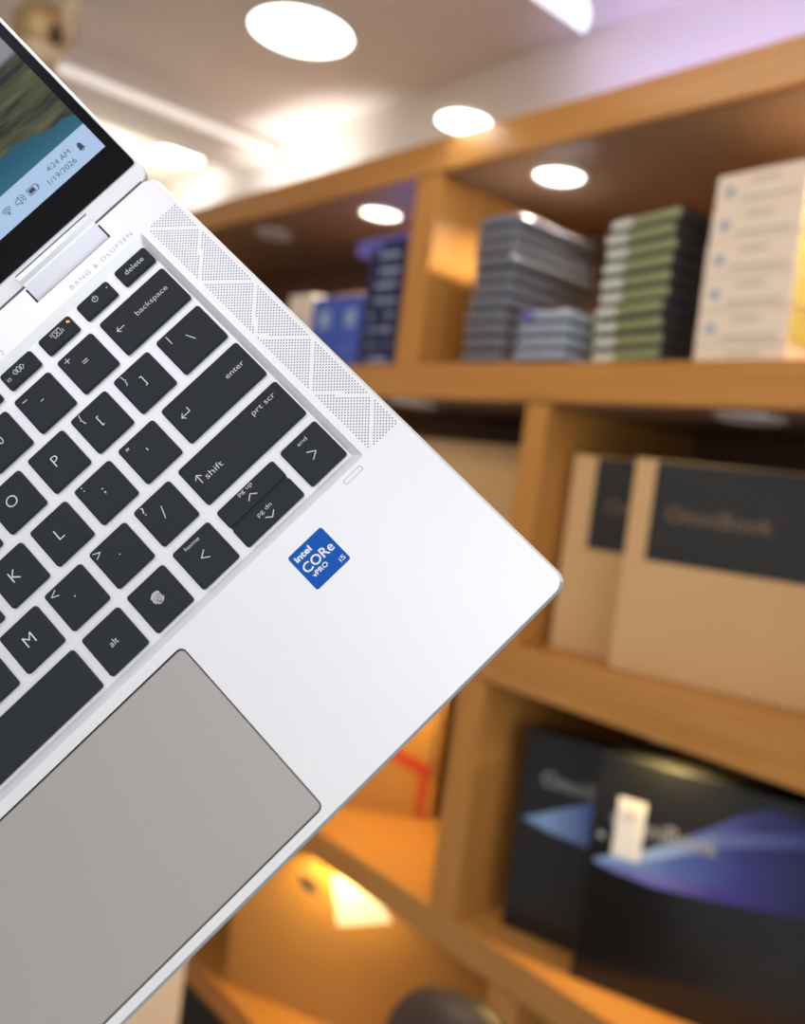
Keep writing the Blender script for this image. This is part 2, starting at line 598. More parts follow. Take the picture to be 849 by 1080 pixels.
# kraft laptop boxes, middle row
for label, x, y, deg, wd, ht, bx in (
        ('kraft box with black band, half hidden behind the bigger kraft box', -0.921, 1.161, 16, 0.366, 0.316, 0.041),
        ('front kraft box with wide black band at the right edge of the photo', -0.785, 1.134, 17, 0.437, 0.317, 0.033)):
    k = carton('laptop_box', label, 'box', (x, y, S3), deg, wd, 0.05, ht, M['kraft'], 'kraft boxes on the middle shelf')
    on_front('band', k, rect(bx, wd - 0.001, 0.169, ht - 0.002), M['band'])
    front_text('lettering', k, 'OmniBook', bx + 0.023, 0.240, 0.0315, M['tan_ink'], 0.147, weight=0.012)
    bm = bmesh.new()
    add_box(bm, wd * 0.42, wd * 0.58, 0.012, 0.038, ht, ht + 0.0008)
    obj('seal', bm, M['carton'], k)

# black laptop boxes, third row
WAVE = gradient_mat('wave_print', 0, [(0.0, (0.13, 0.27, 0.55)), (0.08, (0.24, 0.40, 0.68)), (0.15, (0.09, 0.15, 0.46)), (0.24, (0.035, 0.045, 0.26)), (0.36, (0.010, 0.010, 0.06))], noise=0.05, nscale=9)
WAVE2 = gradient_mat('wave_print_light', 0, [(0.0, (0.26, 0.48, 0.78)), (0.12, (0.34, 0.48, 0.78)), (0.22, (0.10, 0.15, 0.46)), (0.36, (0.04, 0.045, 0.22))], noise=0.06, nscale=14)
WAVE3 = gradient_mat('wave_print_violet', 0, [(0.0, (0.20, 0.36, 0.62)), (0.12, (0.19, 0.17, 0.52)), (0.22, (0.055, 0.04, 0.30)), (0.33, (0.015, 0.012, 0.08))], noise=0.05, nscale=12)
for label, x, y, deg, wd, ht, second in (
        ('black box with blue wave, partly hidden behind the larger black box', -0.943, 1.164, 17, 0.36, 0.335, True),
        ('large front black box with blue wave print and white label', -0.781, 1.142, 20, 0.46, 0.35, False)):
    k = carton('laptop_box', label, 'box', (x, y, S4), deg, wd, 0.055, ht, M['black_card'], 'black boxes on the lower shelf')
    if second:
        on_front('wave_art', k, [(0.012, 0.187), (0.06, 0.178), (0.20, 0.17), (0.34, 0.2), (0.34, 0.31), (0.22, 0.30), (0.13, 0.248), (0.05, 0.207)], WAVE)
        front_text('lettering', k, 'OmniBook', 0.038, 0.262, 0.034, M['pale_ink'], 0.155, weight=0.01)
    else:
        on_front('wave_art', k, [(0.010, 0.186), (0.05, 0.1785), (0.102, 0.175), (0.15, 0.179), (0.202, 0.185), (0.304, 0.197), (0.42, 0.213), (0.455, 0.22), (0.455, 0.29), (0.40, 0.305), (0.34, 0.319), (0.287, 0.328), (0.241, 0.331), (0.20, 0.307), (0.159, 0.275), (0.083, 0.223), (0.04, 0.205)], WAVE)
        on_front('wave_art', k, [(0.012, 0.19), (0.06, 0.196), (0.11, 0.218), (0.184, 0.258), (0.289, 0.290), (0.40, 0.288), (0.40, 0.300), (0.289, 0.312), (0.184, 0.279), (0.11, 0.237), (0.06, 0.211)], WAVE2, y=-0.0012)
        on_front('wave_art', k, [(0.012, 0.1845), (0.05, 0.1787), (0.102, 0.1755), (0.15, 0.1795), (0.202, 0.1855), (0.304, 0.1975), (0.304, 0.206), (0.19, 0.203), (0.10, 0.192), (0.05, 0.191)], WAVE3, y=-0.0012)
        front_text('lettering', k, 'OmniBook', 0.03, 0.256, 0.036, M['pale_ink'], 0.155, y=-0.002, weight=0.01)
        lb = on_front('label', k, rect(0.037, 0.079, 0.203, 0.292), M['label'], y=-0.0028)
        lb['label'] = 'white paper label over the lettering'
        bm = bmesh.new()
        for q in range(4):
            add_box(bm, 0.047 + q * 0.006, 0.050 + q * 0.006, -0.0034, -0.003, 0.262, 0.276)
        obj('barcode', bm, M['grey_text'], lb)
        on_front('dot_mark', k, [(0.018 + 0.006 * math.cos(R(a)), 0.227 + 0.006 * math.sin(R(a))) for a in range(0, 360, 30)], M['pale_ink'])

# brown carton, middle row left
k = carton('cardboard_box', 'plain brown cardboard box on the middle shelf left of the divider', 'box', (-1.55, 1.18, S3), 3, 0.49, 0.28, 0.325, M['kraft'])
bm = bmesh.new()
add_box(bm, 0.0, 0.49, 0.125, 0.155, 0.325, 0.3255)
obj('tape', bm, M['carton'], k)

# red-taped carton, third row left
k = carton('cardboard_box', 'brown cardboard box with a bent strip of red tape on its side', 'box', (-1.56, 1.149, S4), 42, 0.315, 0.10, 0.30, M['carton'])
on_front('red_tape', k, [(0.10, 0.166), (0.21, 0.148), (0.30, 0.115), (0.295, 0.0), (0.278, 0.0), (0.278, 0.092), (0.21, 0.121), (0.10, 0.142)], M['red_tape'])
on_front('seam', k, rect(0.299, 0.306, 0.09, 0.25), M['slab_dark'])

# big carton, bottom row
k = carton('cardboard_box', 'large brown cardboard box with white label on the lowest shelf', 'box', (-1.672, 1.087 + 0.03, S5), 26, 0.62, 0.12, 0.335, M['carton'])
lb = on_front('label', k, [(0.235, 0.318), (0.262, 0.215), (0.385, 0.262), (0.325, 0.318)], M['label'])
on_front('print', k, [(0.155, 0.30), (0.20, 0.29), (0.205, 0.265), (0.165, 0.272)], M['slab_dark'])

# pale carton on the floor in front of the shelves
k = carton('cardboard_box', 'pale pinkish box standing on the floor under the front edge of the laptop', 'box', (-1.86, 0.72, 0.0), 3, 0.43, 0.13, 0.56, M['pale_box'])
bm = bmesh.new()
add_box(bm, 0, 0.43, 0.055, 0.075, 0.56, 0.5605)
obj('tape', bm, M['label'], k)

ORD = ['bottom', 'second from the bottom', 'third from the bottom', 'fourth from the bottom', 'fifth from the bottom', 'sixth from the bottom', 'seventh from the bottom', 'eighth from the bottom', 'ninth from the bottom', 'tenth from the bottom', 'topmost']


def ordn(i, n):
    return 'topmost' if i == n - 1 else ('lowest' if i == 0 else ORD[i])


def slab(name, label, cat, group, wd, dp, ht, shell, extra=()):
    t = thing(name, label, cat, (0, 0, 0), 0, group)
    obj('gap_shade', box(0.004, wd - 0.004, 0.004, dp - 0.004, 0, ht * 0.36, 0.001), M['slab_dark'], t)  # dark inset layer, the shade between stacked slabs put into colour
    obj('lid', box(0, wd, 0, dp, ht * 0.36, ht, 0.004, 3), shell, t, True)
    for nm, x0, x1, m in extra:
        on_front(nm, t, rect(x0, x1, ht * 0.42, ht * 0.94), m)
    if extra:
        obj('end_panel', box(wd - 0.002, wd + 0.0008, 0.004, dp - 0.003, ht * 0.2, ht * 0.97, 0.0004), M['slab_dark'], t)
    return t


def stack(proto, n, x, y, z, deg, ht, fmt, jit=0.003):
    for i in range(n):
        a = R(deg + random.uniform(-1.5, 1.5))
        p = (x + random.uniform(-jit, jit), y + random.uniform(-jit, jit), z + i * (ht + 0.0002))
        lab = fmt % ordn(i, n)
        if i == 0:
            proto.location, proto.rotation_euler = p, (0, 0, a)
            proto['label'] = lab
        else:
            dup(proto, p, a, lab)


p = slab('slim_box', '', 'box', 'slim grey boxes in the tall stack', 0.094, 0.22, 0.0236, M['slab_grey'])
stack(p, 11, -1.172, 1.122, S2, 0, 0.0236, 'slim blue-grey box, %s in the tall stack beside the divider')
p = slab('slim_box', '', 'box', 'slim boxes in the low stack', 0.105, 0.10, 0.0212, M['slab_blue'])
stack(p, 4, -1.034, 1.112, S2, 0, 0.0212, 'slim bluish-white box, %s in the low stack between two tall stacks')
p = slab('slim_box', '', 'box', 'pale green slim boxes', 0.139, 0.095, 0.0226, M['slab_green'], (('end_label', 0.002, 0.046, M['slab_pale']),))
stack(p, 10, -0.902, 1.145, S2, -11, 0.0226, 'slim pale green box, %s in the stack next to the cream cartons')

top = [o for o in C.objects if o.get('label', '').startswith('slim bluish-white box, topmost')][0]
on_front('violet_mark', top, rect(0.004, 0.030, 0.0090, 0.0205), M['violet'])

# cream cartons
p = thing('small_carton', '', 'box', (0, 0, 0), 0, 'cream cartons on the top shelf')
obj('body', box(0, 0.135, 0, 0.2, 0, 0.0468, 0.0015), M['white_card'], p)
on_front('logo', p, [(0.022 + 0.009 * math.cos(R(a)), 0.022 + 0.008 * math.sin(R(a))) for a in range(0, 360, 30)], M['blue_dot'])
on_front('print_line', p, rect(0.052, 0.094, 0.030, 0.037), M['grey_text'])
on_front('print_line', p, rect(0.040, 0.122, 0.006, 0.012), M['grey_text'])
bm = bmesh.new()
loft(bm, [[(0.1351, 0.004, 0.002), (0.1351, 0.196, 0.002), (0.1351, 0.196, 0.045), (0.1351, 0.004, 0.045)], [(0.1356, 0.004, 0.002), (0.1356, 0.196, 0.002), (0.1356, 0.196, 0.045), (0.1356, 0.004, 0.045)]])
bmesh.ops.recalc_face_normals(bm, faces=bm.faces[:])
o = obj('side_label', bm, M['yellow_side'], p)
o['label'] = 'yellow-green side label'
zz = S2
k0 = thing('small_carton', 'thin cream carton, lowest in the stack at the right edge', 'box', (-0.706, 1.12, zz), R(-2), 'cream cartons on the top shelf')
obj('body', box(0, 0.135, 0, 0.2, 0, 0.024, 0.0015), M['white_card'], k0)
on_front('print_line', k0, rect(0.05, 0.10, 0.008, 0.014), M['grey_text'])
for i in range(5):
    ps = (-0.706 + random.uniform(-0.001, 0.001), 1.12 + random.uniform(-0.002, 0.002), zz + 0.0243 + i * 0.047)
    lab = 'cream carton with blue logo, %s in the stack at the right edge' % ('topmost' if i == 4 else ORD[i + 1])
    if i == 0:
        p.location, p.rotation_euler = ps, (0, 0, R(-3))
        p['label'] = lab
    else:
        dup(p, ps, R(-3 + random.uniform(-1, 1)), lab)

# navy boxes, blue boxes, white box and a brown box in the left bay of the top row
p = thing('small_carton', '', 'box', (0, 0, 0), 0, 'navy boxes in the stack')
obj('body', box(0, 0.117, 0, 0.14, 0, 0.0296, 0.001), M['navy'], p)
for i in range(8):
    ps = (-1.481 + random.uniform(-0.002, 0.002), 1.125 + random.uniform(-0.002, 0.002), S2 + i * 0.0298)
    lab = 'navy blue box, %s in the stack left of the divider' % ('topmost' if i == 7 else ('lowest' if i == 0 else ORD[i]))
    if i == 0:
        p.location = ps
        p['label'] = lab
        b = p
    else:
        b = dup(p, ps, R(random.uniform(-2, 2)), lab)
    if i < 5:
        a0 = 0.024 + 0.012 * random.random()
        on_front('print_line', b, rect(a0, a0 + 0.045 + 0.02 * random.random(), 0.009, 0.018), M['navy_text'])
k = thing('small_carton', 'violet-blue flat box lying across the top of the navy stack', 'box', (-1.56, 1.15, S2 + 8 * 0.0298), R(-2))
obj('body', box(0, 0.205, 0, 0.15, 0, 0.032, 0.001), M['violet'], k)
on_front('print_line', k, rect(0.09, 0.19, 0.002, 0.022), M['navy'])
for label, x, wd in (('upright blue box beside the navy stack', -1.566, 0.08), ('upright blue box, the left one next to the white box', -1.668, 0.098)):
    k = carton('small_carton', label, 'box', (x, 1.128, S2), 0, wd, 0.06, 0.152, M['blue_card'], 'upright blue boxes')
    on_front('logo', k, rect(wd * 0.3, wd * 0.72, 0.085, 0.122), M['navy_text'])
    on_front('print_line', k, rect(wd * 0.15, wd * 0.8, 0.03, 0.04), M['violet'])
k = carton('small_carton', 'white box left of the upright blue boxes on the top shelf', 'box', (-1.765, 1.128, S2), 0, 0.092, 0.06, 0.165, M['white_card'])
on_front('print_line', k, rect(0.02, 0.07, 0.1, 0.115), M['grey_text'])
k = carton('cardboard_box', 'brown box lying behind the blue boxes on the top shelf', 'box', (-1.92, 1.27, S2), 0, 0.42, 0.2, 0.20, M['kraft'])
bm = bmesh.new()
add_box(bm, 0.0, 0.42, 0.09, 0.11, 0.2, 0.2005)
obj('tape', bm, M['carton'], k)

# ------------------------------------------------------------------ chair in front of the lowest shelf
t = thing('office_chair', 'dark brown leather chair with rounded back, only its top in the photo', 'chair', (-0.685, 0.79, 0), R(15))
bm = bmesh.new()
loops = []
for z, hw, th in ((0.50, 0.11, 0.03), (0.60, 0.115, 0.038), (0.70, 0.108, 0.042), (0.76, 0.100, 0.042), (0.80, 0.088, 0.040), (0.828, 0.070, 0.034), (0.845, 0.046, 0.025), (0.853, 0.018, 0.011)):
    loops.append([(hw * math.cos(2 * math.pi * k / 28), th * math.sin(2 * math.pi * k / 28), z) for k in range(28)])
loft(bm, loops)
obj('backrest', bm, M['leather'], t, True)
bm = bmesh.new()
loops = []
for z, s in ((0.42, 0.18), (0.43, 0.2), (0.47, 0.205), (0.49, 0.19), (0.495, 0.15)):
    loops.append([(x, y - 0.2, z) for x, y in rrect(-s, s, -s, s, 0.07)])
loft(bm, loops)
obj('seat', bm, M['leather'], t, True)
bm = bmesh.new()
tube(bm, (0, 0.0, 0.44), (0, 0.012, 0.56), 0.018)
tube(bm, (0, -0.1, 0.44), (0, 0.0, 0.44), 0.018)
obj('back_bracket', bm, M['chair_metal'], t, True)
bm = bmesh.new()
tube(bm, (0, -0.2, 0.06), (0, -0.2, 0.43), 0.03)
obj('gas_column', bm, M['chair_metal'], t, True)
for q in range(5):
    a = R(72 * q + 20)
    bm = bmesh.new()
    ex, ey = 0.26 * math.cos(a), -0.2 + 0.26 * math.sin(a)
    tube(bm, (0, -0.2, 0.09), (ex, ey, 0.07), 0.022, 0.014)
    l = obj('leg', bm, M['chair_metal'], t, True)
    bm = bmesh.new()
    tube(bm, (ex - 0.012 * math.sin(a), ey + 0.012 * math.cos(a), 0.028), (ex + 0.012 * math.sin(a), ey - 0.012 * math.cos(a), 0.028), 0.028)
    tube(bm, (ex, ey, 0.03), (ex, ey, 0.075), 0.008)
    obj('caster', bm, M['plinth'], l, True)

# ------------------------------------------------------------------ the laptop (built in millimetres: x along the key rows, y away from the user)
lap = thing('laptop', 'silver laptop with dark keys held tilted in front of the shelves', 'laptop')
lap.matrix_world = (Matrix(((0.332884, -0.681397, 0.651833, -0.288367),
                            (0.536227, -0.431821, -0.725253, 0.105831),
                            (0.775660, 0.590955, 0.221637, 1.440699),
                            (0, 0, 0, 1))) @ Matrix.Scale(0.001, 4))
UR = 87.0                    # right edge
UC = -72.7                   # middle of the machine
UL = 2 * UC - UR


def mir(u):
    return 2 * UC - u


VB, VFR = 54.0, -139.8       # back and front edge (y)


def fill_top(bm, outer, holes, z):
    edges = []
    loops = []
    for lp in [outer] + holes:
        vs_ = [bm.verts.new((x, y, z)) for x, y in lp]
        loops.append(vs_)
        for i in range(len(vs_)):
            edges.append(bm.edges.new((vs_[i], vs_[(i + 1) % len(vs_)])))
    g = bmesh.ops.triangle_fill(bm, edges=edges, use_beauty=True, use_dissolve=False)
    for f in g['geom']:
        if isinstance(f, bmesh.types.BMFace):
            f.normal_update()
            if f.normal.z < 0:
                f.normal_flip()
    return loops


bm = bmesh.new()
outer = rrect(UL + 0.9, UR - 0.9, VFR + 0.9, VB, 4.2, 6)
well_o = rrect(mir(70.3), 70.3, -68.5, 40.2, 0.6, 3)
well_i = rrect(mir(67.85), 67.85, -65.4, 37.4, 0.6, 3)
pad_o = rrect(mir(-9.2), -9.2, -136.1, -72.2, 2.2, 5)
hr = (29.4, 62.3)
notch_r = [(hr[0], 46.9), (hr[1], 46.9), (hr[1], 53.2), (hr[0], 53.2)]
notch_l = [(mir(hr[1]), 46.9), (mir(hr[0]), 46.9), (mir(hr[0]), 53.2), (mir(hr[1]), 53.2)]
L = fill_top(bm, outer, [well_o, pad_o, notch_r, notch_l], 0.0)
ow, wo, po = L[0], L[1], L[2]


def ring(bm, a, lp, z, mi=0):
    b = [bm.verts.new((x, y, z)) for x, y in lp]
    n = len(a)
    for i in range(n):
        f = bm.faces.new((a[i], a[(i + 1) % n], b[(i + 1) % n], b[i]))
        f.material_index = mi
    return b


# outside: polished chamfer, wall, tapered belly
r1 = ring(bm, ow, rrect(UL, UR, VFR, VB + 0.3, 4.6, 6), -0.9, 1)
for f in bm.faces:  # only the front chamfer stays darker, its shade put into the metal colour
    if f.material_index == 1 and f.calc_center_median().y > VFR + 1.5:
        f.material_index = 0
r2 = ring(bm, r1, rrect(UL, UR, VFR + 0.2, VB + 0.3, 4.6, 6), -4.0, 1)
r3 = ring(bm, r2, rrect(UL + 6, UR - 6, VFR + 7, VB - 4, 4.6, 6), -9.5, 1)
f = bm.faces.new(r3)
f.material_index = 1
# key well
b = ring(bm, wo, well_i, -1.55)
bm.faces.new(b)
# pad recess and hinge notches
b = ring(bm, po, pad_o, -0.8, 2)
f = bm.faces.new(b)
f.material_index = 2
for nl in (L[3], L[4]):
    b = ring(bm, nl, [(v.co.x, v.co.y) for v in nl], -6.0, 2)
    f = bm.faces.new(b)
    f.material_index = 2
bmesh.ops.recalc_face_normals(bm, faces=bm.faces[:])
deck = obj('base', bm, [M['silver'], M['silver_side'], M['gap']], lap)

# touchpad
bm = bmesh.new()
pin = rrect(mir(-9.55), -9.55, -135.7, -72.6, 2.0, 5)
pi2 = rrect(mir(-9.85), -9.85, -135.4, -72.9, 1.8, 5)
loft(bm, [[(x, y, -0.75) for x, y in pin], [(x, y, -0.35) for x, y in pin], [(x, y, -0.08) for x, y in pi2]])
pad = obj('touchpad', bm, M['pad'], lap)

# speaker grilles: slanting sections of small holes
for side in (1, -1):
    bm = bmesh.new()
    a0 = 0.66
    sl = 13.85
    for i in range(-170, 170):
        for j in range(-170, 170):
            u = 79.0 + (i + j) * a0
            v = 14.0 + (i - j) * a0
            if not (72.95 < u < 85.25 and -39.7 < v < 68.7):
                continue
            # bright dividing lines run in a zigzag between the two long sides
            tq = (v + 40.2) / 27.45
            fr = tq - math.floor(tq)
            zig = 72.6 + 12.8 * (2 * fr if fr < 0.5 else 2 - 2 * fr)
            if abs(u - zig) < 0.70:
                continue
            if v < -39.9 + 0.0:
                continue
            r = 0.25
            uu = u if side > 0 else mir(u)
            flat(bm, [(uu + r * math.cos(R(q)), -v + r * math.sin(R(q))) for q in range(0, 360, 60)], 0.015)
    obj('speaker_grille', bm, M['hole'], lap)

# hinge barrels
for side in (1, -1):
    bm = bmesh.new()
    x0, x1 = (hr[0] + 0.7, hr[1] - 0.7) if side > 0 else (mir(hr[1]) + 0.7, mir(hr[0]) - 0.7)
    prof = [(60.9, -5.0), (60.6, -2.0), (59.6, 0.3), (58.0, 1.6), (56.0, 1.9), (54.4, 1.3), (53.9, 0.9), (48.2, 0.25), (47.2, 0.05), (46.95, -0.3), (46.95, -5.0)]
    loft(bm, [[(x0, y, z) for y, z in prof], [(x1, y, z) for y, z in prof]])
    bmesh.ops.recalc_face_normals(bm, faces=bm.faces[:])
    obj('hinge_barrel', bm, M['chrome'], lap)

bm = box(UL + 4, UR - 4, 53.0, 56.6, -6.0, -2.2)
obj('hinge_gap_shade', bm, M['hinge_gap_shade'], lap)  # grey block filling the hinge gap, shade given as colour

# printed name and indicator slot
bm = bmesh.new()
add_text(bm, 'BANG & OLUFSEN', 54.4, 42.6, 2.35, 0.03, -0.006, 27.2, True, 1.25)
obj('deck_lettering', bm, M['grey_ink'], lap)
bm = bmesh.new()
stroke(bm, arc(9.2, 42.0, 1.1, -70, 60, 8), 0.22, 0.03)
obj('deck_mark', bm, M['grey_ink'], lap)
bm = bmesh.new()
stroke(bm, rrect(60.2, 67.3, -71.45, -69.9, 0.35, 3), 0.2, 0.03, True)
obj('indicator_slot', bm, M['grey_ink'], lap)

# processor sticker
bm = bmesh.new()
lp = rrect(31.6, 45.6, -89.0, -75.4, 0.8, 4)
loft(bm, [[(x, y, 0.02) for x, y in lp], [(x, y, 0.10) for x, y in lp]])
st = obj('sticker', bm, M['sticker'], lap)
st['label'] = 'blue square sticker'
bm = bmesh.new()
add_text(bm, 'intel', 35.9, -77.75, 2.9, 0.13, 0.028, 6.1)
add_text(bm, 'CORe', 38.6, -81.75, 4.5, 0.13, 0.012, 11.6)
add_text(bm, 'vPRO', 36.6, -84.9, 2.2, 0.13, 0.018, 5.8)
add_text(bm, 'i5', 43.7, -87.1, 2.2, 0.13, 0.004, 2.0)
obj('sticker_lettering', bm, M['white_ink'], st)

# keys
KZ = 0.02


def key_mesh(u0, u1, v0, v1):
    bm = bmesh.new()
    y0, y1 = -v1, -v0
    lv = []
    for ins, z, r in ((0.0, -1.5, 1.0), (0.0, -0.75, 1.0), (0.12, -0.35, 1.0), (0.38, -0.12, 0.95), (0.62, -0.05, 0.9)):
        lv.append([(x, y, z) for x, y in rrect(u0 + ins, u1 - ins, y0 + ins, y1 - ins, r, 4)])
    loft(bm, lv)
    return bm


def page_slot(parent):
    bm = box(25.4, 48.7, -57.4, -55.0, -1.5, -0.85)  # dark slab added to darken the slot between the page keys
    obj('slot_shade_fill', bm, M['gap'], parent)


def T(body, u, v, size=2.5, width=None, weight=-0.007):
    return lambda bm: add_text(bm, body, u, -v, size, KZ, weight, width)


def LN(*pts, w_=0.3):
    return lambda bm: stroke(bm, [(u, -v) for u, v in pts], w_, KZ)


def key(u0, u1, v0, v1, *legend):
    k = obj('key', key_mesh(u0, u1, v0, v1), M['key'], lap)
    if legend:
        bm = bmesh.new()
        for g in legend:
            g(bm)
        if bm.faces:
            obj('legend', bm, M['legend'], k)
        else:
            bm.free()
    return k


def sq(c, v0, *legend, h=15.2, wd=15.2):
    return key(c - wd / 2, c + wd / 2, v0, v0 + h, *legend)


P = 18.7
# function row
FV = (-36.4, -29.5)
key(54.2, 67.7, *FV, T('delete', 60.9, -33.1, 2.75, 7.8))
k = key(37.35, 50.9, *FV, LN(*[(44.1 + 0.95 * math.sin(R(a)), -33.6 - 0.95 * math.cos(R(a))) for a in range(35, 330, 18)], w_=0.3), LN((44.1, -34.9), (44.1, -33.7)), LN((49.3, -33.9), (49.6, -33.9), w_=0.35))
k = key(20.5, 34.0, *FV, LN((25.9, -32.6), (28.9, -32.6), (28.9, -34.9), (25.9, -34.9), (25.9, -32.6), w_=0.22), LN((26.7, -33.0), (28.0, -34.6), w_=0.22), LN((26.7, -34.5), (28.1, -33.1), w_=0.22), LN((25.2, -34.9), (25.2, -33.8), w_=0.22), LN((29.6, -33.8), (29.6, -32.6), w_=0.22))
bm = bmesh.new()
flat(bm, [(32.4 + 0.42 * math.cos(R(a)), 34.3 + 0.42 * math.sin(R(a))) for a in range(0, 360, 30)], KZ)
flat(bm, [(32.9 + 0.3 * math.cos(R(a)), 33.85 + 0.3 * math.sin(R(a))) for a in range(0, 360, 30)], KZ + 0.002)
o = obj('indicator_led', bm, M['amber'], k)
o['label'] = 'glowing amber light on the key'


def diamond(cx, cv, r):
    return LN((cx - r, cv), (cx, cv - r), (cx + r, cv), (cx, cv + r), (cx - r, cv), w_=0.2)


key(3.75, 17.1, *FV, diamond(10.3, -33.4, 1.15), diamond(9.0, -33.4, 0.95), diamond(11.6, -33.4, 0.95), LN((5.2, -32.2), (6.3, -32.2), (6.3, -33.1), (5.2, -33.1), (5.2, -32.2), w_=0.18))
for q, nm in enumerate(('f11', 'f10', 'f9', 'f8', 'f7', 'f6', 'f5', 'f4', 'f3', 'f2', 'f1', 'esc')):
    c = -6.35 - 16.85 * q
    if c - 6.75 > mir(67.85):
        key(c - 6.7, c + 6.7, *FV, T(nm, c, -33.2, 1.7))

# number row
NV = -26.05
key(39.0, 67.25, NV, NV + 15.2, T('backspace', 57.0, -19.2, 2.75, 13.4), LN((42.0, -19.4), (45.0, -19.4)), LN((43.0, -20.4), (42.0, -19.4), (43.0, -18.4)))
for q, (a, b_) in enumerate((('+', '='), ('_', '-'), (')', '0'), ('(', '9'), ('*', '8'), ('&', '7'), ('^', '6'), ('%', '5'), ('$', '4'), ('#', '3'), ('@', '2'), ('!', '1'), ('~', '`'))):
    c = 28.0 - P * q
    if c - 7.6 < mir(67.85):
        continue
    if q == 0:
        sq(c, NV, LN((22.6, -23.6), (24.6, -23.6), w_=0.26), LN((23.6, -24.6), (23.6, -22.6), w_=0.26), LN((27.0, -19.7), (28.9, -19.7), w_=0.26), LN((27.0, -18.9), (28.9, -18.9), w_=0.26))
    elif q == 1:
        sq(c, NV, LN((c - 5.4, -23.2), (c - 3.6, -23.2), w_=0.26), LN((c - 0.6, -19.4), (c + 0.5, -19.4), w_=0.26))
    else:
        sq(c, NV, T(a, c - 4.6, -23.4, 2.6), T(b_, c + 0.2, -18.9, 4.2))

# upper letter row
QV = -7.4
key(48.1, 66.9, QV, QV + 15.4, LN((52.0, -6.2), (52.0, -3.0), w_=0.28), LN((57.2, -1.9), (58.6, 1.2), w_=0.28))
sq(37.05, QV, T('}', 32.7, -4.7, 4.0), T(']', 37.2, -0.2, 4.3))
sq(18.5, QV, T('{', 14.2, -4.7, 4.0), T('[', 18.5, -0.2, 4.3))
for q, nm in enumerate('POIUYTREWQ'):
    sq(-P * q, QV, T(nm, -P * q - 0.4, -0.5, 5.6, None, -0.013))
key(mir(67.85) + 0.7, -P * 9 - 11.3, QV, QV + 15.2, T('tab', -P * 10 - 4, 2, 2.7))

# home row
HV = 11.35
key(34.2, 67.25, HV, HV + 15.2, T('enter', 60.5, 18.5, 2.75, 7.3), LN((41.2, 16.7), (41.2, 18.3), (37.8, 18.3)), LN((38.8, 17.3), (37.8, 18.3), (38.8, 19.3)))
c = 23.2
sq(c, HV, T('"', 18.5, 13.6, 3.8, None, 0.0), T("'", c, 18.0, 4.2, None, 0.0))
c = 4.5
sq(c, HV, T(':', -0.2, 13.2, 3.8, None, 0.0), T(';', c, 18.4, 4.2, None, 0.0))
for q, nm in enumerate('LKJHGFDSA'):
    c = 4.5 - P * (q + 1)
    sq(c, HV, T(nm, c - 0.5, 18.6, 5.6, None, -0.013))
key(mir(67.85) + 0.7, 4.5 - P * 9 - 11.3, HV, HV + 15.2, T('caps', -P * 10 + 2, 20, 2.7))

# shift row
ZV = 30.2
key(25.0, 67.3, ZV, ZV + 15.2, T('prt scr', 59.3, 33.9, 2.75, 9.4), T('shift', 34.0, 38.2, 3.0, 6.8), LN((28.7, 38.9), (28.7, 35.7)), LN((27.5, 36.9), (28.7, 35.7), (29.9, 36.9)))
sq(13.85, ZV, T('?', 9.2, 32.5, 4.4), LN((12.9, 39.0), (14.3, 35.2), w_=0.28))
c = -4.9
sq(c, ZV, LN((-11.2, 31.4), (-9.0, 32.5), (-11.2, 33.6), w_=0.28), T('.', c, 37.4, 3.6, None, 0.0))
c = -23.5
sq(c, ZV, LN((-27.0, 31.4), (-29.2, 32.5), (-27.0, 33.6), w_=0.28), T(',', c, 37.4, 3.4, None, 0.0))
for q, nm in enumerate('MNBVCXZ'):
    c = -42.05 - P * q
    sq(c, ZV, T(nm, c - 0.4, 37.5, 5.6, None, -0.013))
key(mir(67.85) + 0.7, -42.05 - P * 6 - 11.3, ZV, ZV + 15.2, T('shift', -P * 10, 38, 2.8))

# bottom row
BV = 48.9
sq(59.7, BV, T('end', 59.7, 51.4, 1.9, 3.6), LN((58.4, 55.1), (60.9, 56.7), (58.4, 58.3), w_=0.3), h=15.4)
page_slot(key(25.1, 49.05, BV, 55.9, T('pg up', 36.7, 50.3, 2.0, 5.6), LN((35.2, 53.6), (36.9, 52.2), (38.6, 53.6), w_=0.3)))
key(25.1, 49.05, 56.5, 64.3, T('pg dn', 36.7, 59.2, 2.0, 5.6), LN((35.4, 61.2), (37.1, 62.6), (38.8, 61.2), w_=0.3))
sq(14.05, BV, T('home', 13.4, 51.0, 1.9, 5.6), LN((14.9, 55.0), (12.7, 56.5), (14.9, 58.0), w_=0.3), h=15.4)
fp = [LN(*[(-5.1 + r * math.cos(R(a)), 56.2 + r * math.sin(R(a))) for a in range(a0, a1, 15)], w_=0.26)
      for r, a0, a1 in ((0.3, 0, 361), (0.68, -200, 120), (1.06, 0, 361), (1.44, -250, 80), (1.80, -215, -20), (1.80, 20, 130), (2.1, -150, -40))]
sq(-4.95, BV, *fp, h=15.4)
sq(-23.55, BV, T('alt', -23.7, 56.6, 3.1), h=15.4)
key(-128.0, -34.6, BV, BV + 15.4)
for q, nm in enumerate(('alt', 'fn', 'ctrl')):
    c = -128.0 - 11.1 - P * q - 0.5
    sq(c, BV, T(nm, c, 56.5, 2.6), h=15.4)

